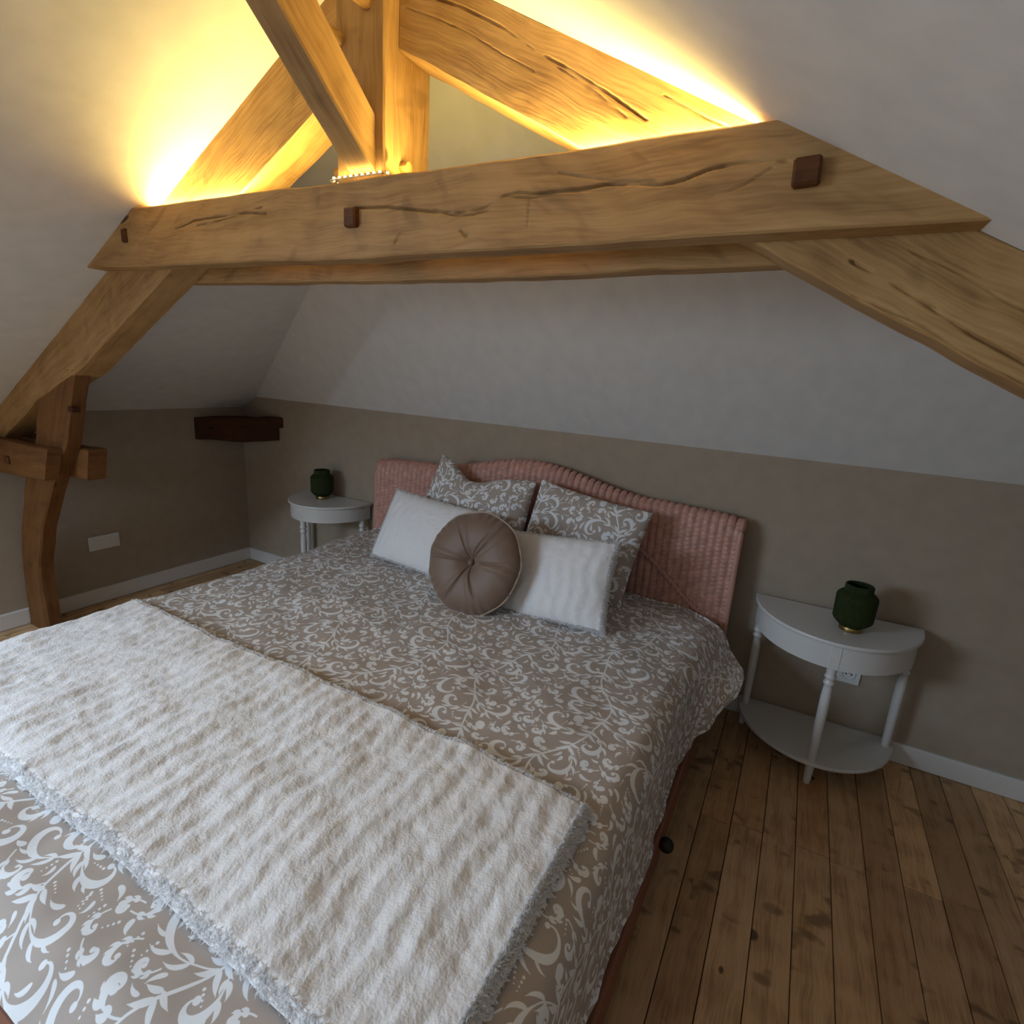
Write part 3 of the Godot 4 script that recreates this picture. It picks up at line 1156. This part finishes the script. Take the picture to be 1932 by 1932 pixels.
func tuft_mesh(sd: int, length: float) -> ArrayMesh:
	var g := Geo.new()
	var r := RandomNumberGenerator.new()
	r.seed = sd
	for k in 5:
		var a := r.randf() * TAU
		var lean_ := r.randf_range(0.35, 1.1)
		var d := Vector3(cos(a) * lean_, 1.0, sin(a) * lean_).normalized()
		var s := d.cross(Vector3(r.randf() - 0.5, 0.1, r.randf() - 0.5)).normalized() * 0.0011
		var o := Vector3(r.randf_range(-0.003, 0.003), 0, r.randf_range(-0.003, 0.003))
		var m := o + d * length * 0.55
		var bend := Vector3(cos(a), -0.5, sin(a)) * length * 0.22
		var e := o + d * length + bend
		var i0 := g.p(o - s); var i1 := g.p(o + s); var i2 := g.p(m + s); var i3 := g.p(m - s); var i4 := g.p(e)
		g.quad(i0, i1, i2, i3)
		g.tri(i3, i2, i4)
	return g.mesh()

func fur_on(parent: Node3D, spots: Array, length: float, sd: int) -> void:
	# spots: [point, normal] pairs
	var mm := MultiMesh.new()
	mm.transform_format = MultiMesh.TRANSFORM_3D
	mm.mesh = tuft_mesh(sd, length)
	mm.instance_count = spots.size()
	var r := RandomNumberGenerator.new()
	r.seed = sd * 17 + 1
	for i in spots.size():
		var n: Vector3 = spots[i][1]
		var s := n.cross(Vector3(r.randf() - 0.5, r.randf() - 0.5, r.randf() - 0.5)).normalized()
		var b := Basis(s, n, s.cross(n)) * Basis(Vector3.UP, r.randf() * TAU)
		mm.set_instance_transform(i, Transform3D(b.scaled_local(Vector3.ONE * r.randf_range(0.7, 1.25)), spots[i][0]))
	var o := MultiMeshInstance3D.new()
	o.name = "pile"
	o.multimesh = mm
	o.material_override = M.pile
	o.set_meta("kind", "stuff")
	parent.add_child(o)

func fluffy(label: String, foot: Vector3, head: Vector3, w: float, h: float, sd: int) -> void:
	var t := thing("fluffy_pillow", label, "pillow", Vector3.ZERO, "white fluffy pillows")
	t.transform = lean(foot, head, Vector3(1, -0.05 if sd == 4 else 0.0, 0.10))
	var g := cushion(w, h, 0.15, 0.045, sd, 0.004, false, 120)
	# soft upright ribs in the knit
	var n := 120
	for i in g.v.size():
		var p := g.v[i]
		var fluff := 0.0035 * fine.get_noise_2d(p.x * 40.0, p.y * 30.0 + sd) + 0.0022 * fine.get_noise_2d(p.x * 110.0, p.y * 80.0)
		g.v[i].z += signf(p.z) * minf(absf(p.z) * 0.5, 1.0) * fluff * ss(0.0, 0.03, absf(p.z))
		g.v[i].z += signf(p.z) * minf(absf(p.z) * 0.2, 0.0014) * sin(p.x * TAU / 0.05 + 1.2 * sin(p.y * 40.0))
	put("pillowcase", g, M.fur, t)
	var r := RandomNumberGenerator.new()
	r.seed = sd
	var spots := []
	var half := n * n
	for k in 3600:
		var fi := r.randf()
		var fj := r.randf()
		if k % 2 == 0: fi = roundf(fi) + (0.5 - roundf(fi)) * 0.2 * r.randf()
		else: fj = roundf(fj) + (0.5 - roundf(fj)) * 0.2 * r.randf()
		fi *= n - 1.001
		fj *= n - 1.001
		var i := int(fi); var j := int(fj)
		var base := 0 if k % 5 < 4 else half
		var a := g.v[base + j * n + i]; var b := g.v[base + j * n + i + 1]; var c := g.v[base + (j + 1) * n + i]; var d := g.v[base + (j + 1) * n + i + 1]
		var p := a.lerp(b, fi - i).lerp(c.lerp(d, fi - i), fj - j)
		var nn := (b - a).cross(c - a)
		if base > 0: nn = -nn
		if nn.length_squared() < 1e-16: nn = Vector3(p.x, p.y, 0.0)
		spots.append([p, nn.normalized()])
	fur_on(t, spots, 0.0065, sd)

func throw_point(u: float, w: float) -> Vector3:
	# u across the bed 0..1 (left to right), w along it 0..1 (far to near)
	var x := lerpf(-2.085, -0.262, u)
	var z := lerpf(-0.985, -0.385, w) + 0.035 * (u - 0.5) + 0.010 * sin(u * 7.0)
	var mid := (BX0 + BX1) * 0.5
	var base := duvet_point(clampf(x - mid, -0.93, 0.93), z)
	var y := base.y
	if x < -1.99: y -= 0.35 * pow((-1.99 - x), 1.3) * 3.0
	var edge := minf(minf(u, 1.0 - u) * 1.82, minf(w, 1.0 - w) * 0.6)
	var lift := 0.026 * pow(clampf(edge / 0.018, 0.0, 1.0), 0.5)
	var rib := 0.0017 * sin(x * TAU / 0.052 + 0.9 * sin(z * 17.0) + 0.5 * sin(z * 45.0 + x * 9.0))
	rib += 0.0019 * fine.get_noise_2d(x * 34.0, z * 22.0) + 0.0008 * fine.get_noise_2d(x * 90.0, z * 60.0 + 7.0)
	return Vector3(x, y + 0.004 + lift + rib * ss(0.0, 0.03, edge), z)

func build_throw() -> void:
	var t := thing("fur_throw", "folded white ribbed faux fur throw across the foot of the bed", "throw")
	var g := Geo.new()
	var nu := 560
	var nv := 190
	var pts := PackedVector3Array()
	var uvs := PackedVector2Array()
	for j in nv:
		for i in nu:
			pts.append(throw_point(float(i) / (nu - 1), float(j) / (nv - 1)))
			uvs.append(Vector2(float(i) / nu * 1.8, float(j) / nv * 0.6) / 0.3)
	g.sheet(pts, uvs, nu, nv, true)
	put("cloth", g, M.fur, t)
	var r := RandomNumberGenerator.new()
	r.seed = 8
	var spots := []
	for k in 6000:
		var u := r.randf()
		var w := r.randf()
		if k % 2 == 0: u = roundf(u) + (0.5 - roundf(u)) * 0.02 * r.randf()
		else: w = roundf(w) + (0.5 - roundf(w)) * 0.05 * r.randf()
		var p := throw_point(u, w)
		var a := throw_point(minf(u + 0.003, 1.0), w) - throw_point(maxf(u - 0.003, 0.0), w)
		var b := throw_point(u, minf(w + 0.008, 1.0)) - throw_point(u, maxf(w - 0.008, 0.0))
		var n := b.cross(a).normalized()
		if n.y < 0.0: n = -n
		n = (n + Vector3(r.randfn(0, 0.25), 0.15, r.randfn(0, 0.25))).normalized()
		spots.append([p, n])
	fur_on(t, spots, 0.009, 5)

func round_cushion() -> void:
	var t := thing("round_cushion", "round brown velvet cushion with central button and pleats", "cushion")
	t.transform = lean(Vector3(-1.035, 0.492, -1.645), Vector3(-1.06, 0.86, -1.79), Vector3(1, 0, 0.02))
	var R := 0.203
	var T := 0.062
	var creases := [0.05, 0.75, 1.15, 1.95, 3.08, 4.45, 5.0]
	for side in [1.0, -1.0]:
		var g := Geo.new()
		var nu := 181
		var nv := 40
		var pts := PackedVector3Array()
		var uvs := PackedVector2Array()
		for j in nv:
			var rr := float(j) / (nv - 1)
			for i in nu:
				var a := TAU * i / (nu - 1)
				var z := T * pow(maxf(0.0, 1.0 - pow(rr, 3.2)), 0.55)
				z -= 0.034 * exp(-pow(rr / 0.16, 2.0)) + 0.020 * exp(-pow(rr / 0.45, 2.0))
				for c in creases.size():
					var d: float = angle_difference(a, creases[c] + 0.22 * rr * sin(c * 2.3))
					var reach := ss(0.03, 0.15, rr) * (1.0 - ss(0.62 + 0.2 * sin(c * 1.7), 1.0, rr))
					z -= 0.008 * reach * exp(-pow(d * maxf(rr, 0.12) / 0.016, 2.0))
					z += 0.004 * reach * exp(-pow((d - 0.16) * maxf(rr, 0.12) / 0.05, 2.0))
				# gathers along the seam
				z += 0.0035 * ss(0.72, 0.97, rr) * sin(a * 23.0 + 3.0 * sin(a * 5.0)) * (1.0 - ss(0.97, 1.0, rr))
				var wob := 1.0 + 0.008 * sin(a * 9.0 + 1.0) + 0.010 * sin(a * 3.0)
				pts.append(Vector3(cos(a) * R * rr * wob, sin(a) * R * rr * wob, side * z))
				uvs.append(Vector2(cos(a) * rr, sin(a) * rr))
		g.sheet(pts, uvs, nu, nv, side > 0)
		put("face", g, M.velvet, t)
	var pipe := []
	for i in 121:
		var a := TAU * i / 120.0
		var wob := 1.0 + 0.008 * sin(a * 9.0 + 1.0) + 0.010 * sin(a * 3.0)
		pipe.append(Vector3(cos(a) * R * wob, sin(a) * R * wob, 0))
	var pg := Geo.new()
	pg.tube(pipe, 0.0042, 8, false)
	put("piping", pg, M.piping, t)
	var bg := Geo.new()
	bg.lathe([V(0.0, -0.004), V(0.011, -0.004), V(0.012, 0.001), V(0.008, 0.006), V(0.0, 0.008)], 20)
	var b := put("button", bg, M.velvet, t)
	b.transform = Transform3D(Basis(Vector3(1, 0, 0), Vector3(0, 0, 1), Vector3(0, -1, 0)), Vector3(0, 0, T - 0.040))


# ---------------------------------------------------------------- bedside tables, lamps, sockets
func half_moon(a: float, b: float, y0: float, y1: float, n := 40, ch := 0.003) -> Geo:
	# flat back at z = 0, bulging to +z
	var g := Geo.new()
	var ring := []
	for i in n + 1:
		var t := PI * i / n
		ring.append(Vector2(cos(t) * a, sin(t) * b))
	for lev in 2:
		var y := y1 if lev == 0 else y0
		var ctr := g.p(Vector3(0, y, b * 0.3))
		var s := g.v.size()
		for q in ring: g.p(Vector3(q.x * (1.0 - ch / a), y, q.y * (1.0 - ch / b)))
		for i in n:
			if lev == 0: g.tri(ctr, s + i + 1, s + i)
			else: g.tri(ctr, s + i, s + i + 1)
		if lev == 0: g.tri(ctr, s, s + n)
		else: g.tri(ctr, s + n, s)
	var pts := PackedVector3Array()
	var uvs := PackedVector2Array()
	for lev in 4:
		var y: float = [y0, y0 + ch, y1 - ch, y1][lev]
		var k := ch if lev == 0 or lev == 3 else 0.0
		for q in ring:
			pts.append(Vector3(q.x * (1.0 - k / a), y, q.y * (1.0 - k / b)))
			uvs.append(q)
	g.sheet(pts, uvs, n + 1, 4, true)
	g.face(Vector3(a, y0, 0), Vector3(-a, y0, 0), Vector3(-a, y1, 0), Vector3(a, y1, 0))
	return g

func apron(a: float, b: float, y0: float, y1: float, thick: float) -> Geo:
	var g := Geo.new()
	var n := 40
	var pts := PackedVector3Array()
	var uvs := PackedVector2Array()
	var loop := [V(1, y0), V(1, y1), V(0, y1), V(0, y0), V(1, y0)]
	for k in loop.size():
		for i in n + 1:
			var t := PI * i / n
			var o: float = thick * (1.0 - loop[k].x)
			pts.append(Vector3(cos(t) * (a - o), loop[k].y, sin(t) * (b - o)))
			uvs.append(Vector2(t, k))
	# separate strips keep the arrises sharp
	for k in 4:
		g.sheet(pts.slice(k * (n + 1), (k + 2) * (n + 1)), uvs.slice(k * (n + 1), (k + 2) * (n + 1)), n + 1, 2, true)
	g.cbox(Vector3(-a + thick, y0, 0.0), Vector3(a - thick, y1, thick), 0.001)
	return g

func leg_profile(y0: float, y1: float, r: float) -> Array:
	var h := y1 - y0
	return [V(r * 0.80, y0), V(r * 0.84, y0 + 0.02 * h), V(r * 1.0, y0 + 0.45 * h), V(r * 1.02, y0 + 0.70 * h), V(r * 0.86, y0 + 0.80 * h), V(r * 0.80, y0 + 0.815 * h),
		V(r * 1.12, y0 + 0.83 * h), V(r * 1.12, y0 + 0.85 * h), V(r * 0.86, y0 + 0.865 * h), V(r * 0.86, y0 + 0.88 * h), V(r * 1.14, y0 + 0.895 * h), V(r * 1.14, y0 + 0.915 * h), V(r * 0.88, y0 + 0.93 * h), V(r * 1.0, y0 + 0.95 * h), V(r * 1.0, y1)]

func side_table(at: Vector3, k: float, tall: float, label: String) -> void:
	var t := thing("bedside_table", label, "table", at, "half-moon bedside tables")
	var a := 0.287 * k
	var b := 0.335 * k
	var top := tall
	put("table_top", half_moon(a, b, top - 0.014, top), M.lacquer, t)
	var ya := top - 0.014 - 0.088 * k
	put("apron", apron(a - 0.012, b - 0.012, ya, top - 0.014, 0.014), M.lacquer, t)
	var ys := 0.085 * k
	put("shelf", half_moon(a - 0.004, b - 0.004, ys, ys + 0.014), M.lacquer, t)
	for q in [V(0.0, b - 0.030), V(-a + 0.034, 0.045), V(a - 0.034, 0.045)]:
		var g := Geo.new()
		g.lathe(leg_profile(ys + 0.014, ya, 0.0165), 20, Vector3(q.x, 0, q.y))
		put("leg", g, M.lacquer, t)
		g = Geo.new()
		g.cbox(Vector3(q.x - 0.017, ya - 0.002, q.y - 0.017), Vector3(q.x + 0.017, top - 0.015, q.y + 0.0195), 0.002)
		put("leg_block", g, M.lacquer, t)
		g = Geo.new()
		g.lathe([V(0.0, 0.0), V(0.011, 0.0), V(0.012, 0.004), V(0.016, ys - 0.01), V(0.016, ys)], 16, Vector3(q.x, 0, q.y))
		put("foot", g, M.lacquer, t)

func lamp(at: Vector3, label: String) -> void:
	var t := thing("table_lamp", label, "lamp", at, "green glass table lamps")
	var g := Geo.new()
	g.lathe([V(0.0, 0.0), V(0.036, 0.0), V(0.038, 0.003), V(0.038, 0.015), V(0.034, 0.018), V(0.0, 0.018)], 40)
	put("lamp_base", g, M.brass, t, "brass ring base")
	g = Geo.new()
	g.lathe([V(0.033, 0.017), V(0.037, 0.017), V(0.051, 0.029), V(0.060, 0.039), V(0.0632, 0.045), V(0.0638, 0.09), V(0.0645, 0.126), V(0.0625, 0.133), V(0.054, 0.142), V(0.0445, 0.149), V(0.0435, 0.153), V(0.0435, 0.170), V(0.0415, 0.173), V(0.038, 0.173), V(0.038, 0.152), V(0.057, 0.130), V(0.057, 0.048), V(0.034, 0.024), V(0.0, 0.023)], 384, Vector3.ZERO, 64, 0.0017)
	put("lamp_shade", g, M.green_glass, t, "dark green fluted glass body")

func build_tables() -> void:
	side_table(Vector3(0.2235, 0, -2.377), 1.0, 0.578, "white half-moon table right of the bed, holding a green lamp")
	side_table(Vector3(-2.445, 0, -2.393), 0.92, 0.602, "white half-moon table left of the bed near the room corner")
	lamp(Vector3(0.264, 0.578, -2.205), "dark green glass lamp on the table right of the bed")
	lamp(Vector3(-2.475, 0.602, -2.29), "dark green glass lamp on the table left of the bed")

func build_sockets() -> void:
	var t := thing("wall_plate", "white blank double plate low on the left wall", "wall plate", Vector3(LEFT_X, 0.345, -1.508))
	var g := Geo.new()
	g.cbox(Vector3(0.0, -0.040, -0.077), Vector3(0.009, 0.040, 0.077), 0.003)
	put("plate", g, M.plastic, t)
	for s in [-0.036, 0.036]:
		g = Geo.new()
		g.cbox(Vector3(0.008, -0.0225, s - 0.0225), Vector3(0.0105, 0.0225, s + 0.0225), 0.001)
		put("insert", g, M.plastic, t)
	t = thing("power_socket", "white power socket on the back wall under the right table", "socket", Vector3(0.318, 0.318, BACK_Z))
	g = Geo.new()
	g.cbox(Vector3(-0.042, -0.042, 0.0), Vector3(0.042, 0.042, 0.009), 0.003)
	put("plate", g, M.plastic, t)
	g = Geo.new()
	g.lathe([V(0.0, 0.0), V(0.021, 0.0), V(0.022, -0.001), V(0.0225, 0.004)], 28)
	var o := put("insert", g, M.plastic, t)
	o.transform = Transform3D(Basis(Vector3(1, 0, 0), Vector3(0, 0, 1), Vector3(0, -1, 0)), Vector3(0, 0, 0.0092))
	for s in [-0.0095, 0.0095]:
		g = Geo.new()
		g.lathe([V(0.0, 0.0), V(0.0028, 0.0), V(0.003, 0.0008), V(0.0, 0.001)], 12)
		o = put("socket_hole", g, M.black, t)
		o.transform = Transform3D(Basis(Vector3(1, 0, 0), Vector3(0, 0, 1), Vector3(0, -1, 0)), Vector3(s, 0, 0.0095))
	g = Geo.new()
	g.lathe([V(0.0, 0.0), V(0.0024, 0.0), V(0.0024, 0.010), V(0.0, 0.012)], 12)
	o = put("earth_pin", g, M.brass, t)
	o.transform = Transform3D(Basis(Vector3(1, 0, 0), Vector3(0, 0, 1), Vector3(0, -1, 0)), Vector3(0, 0.009, 0.009))
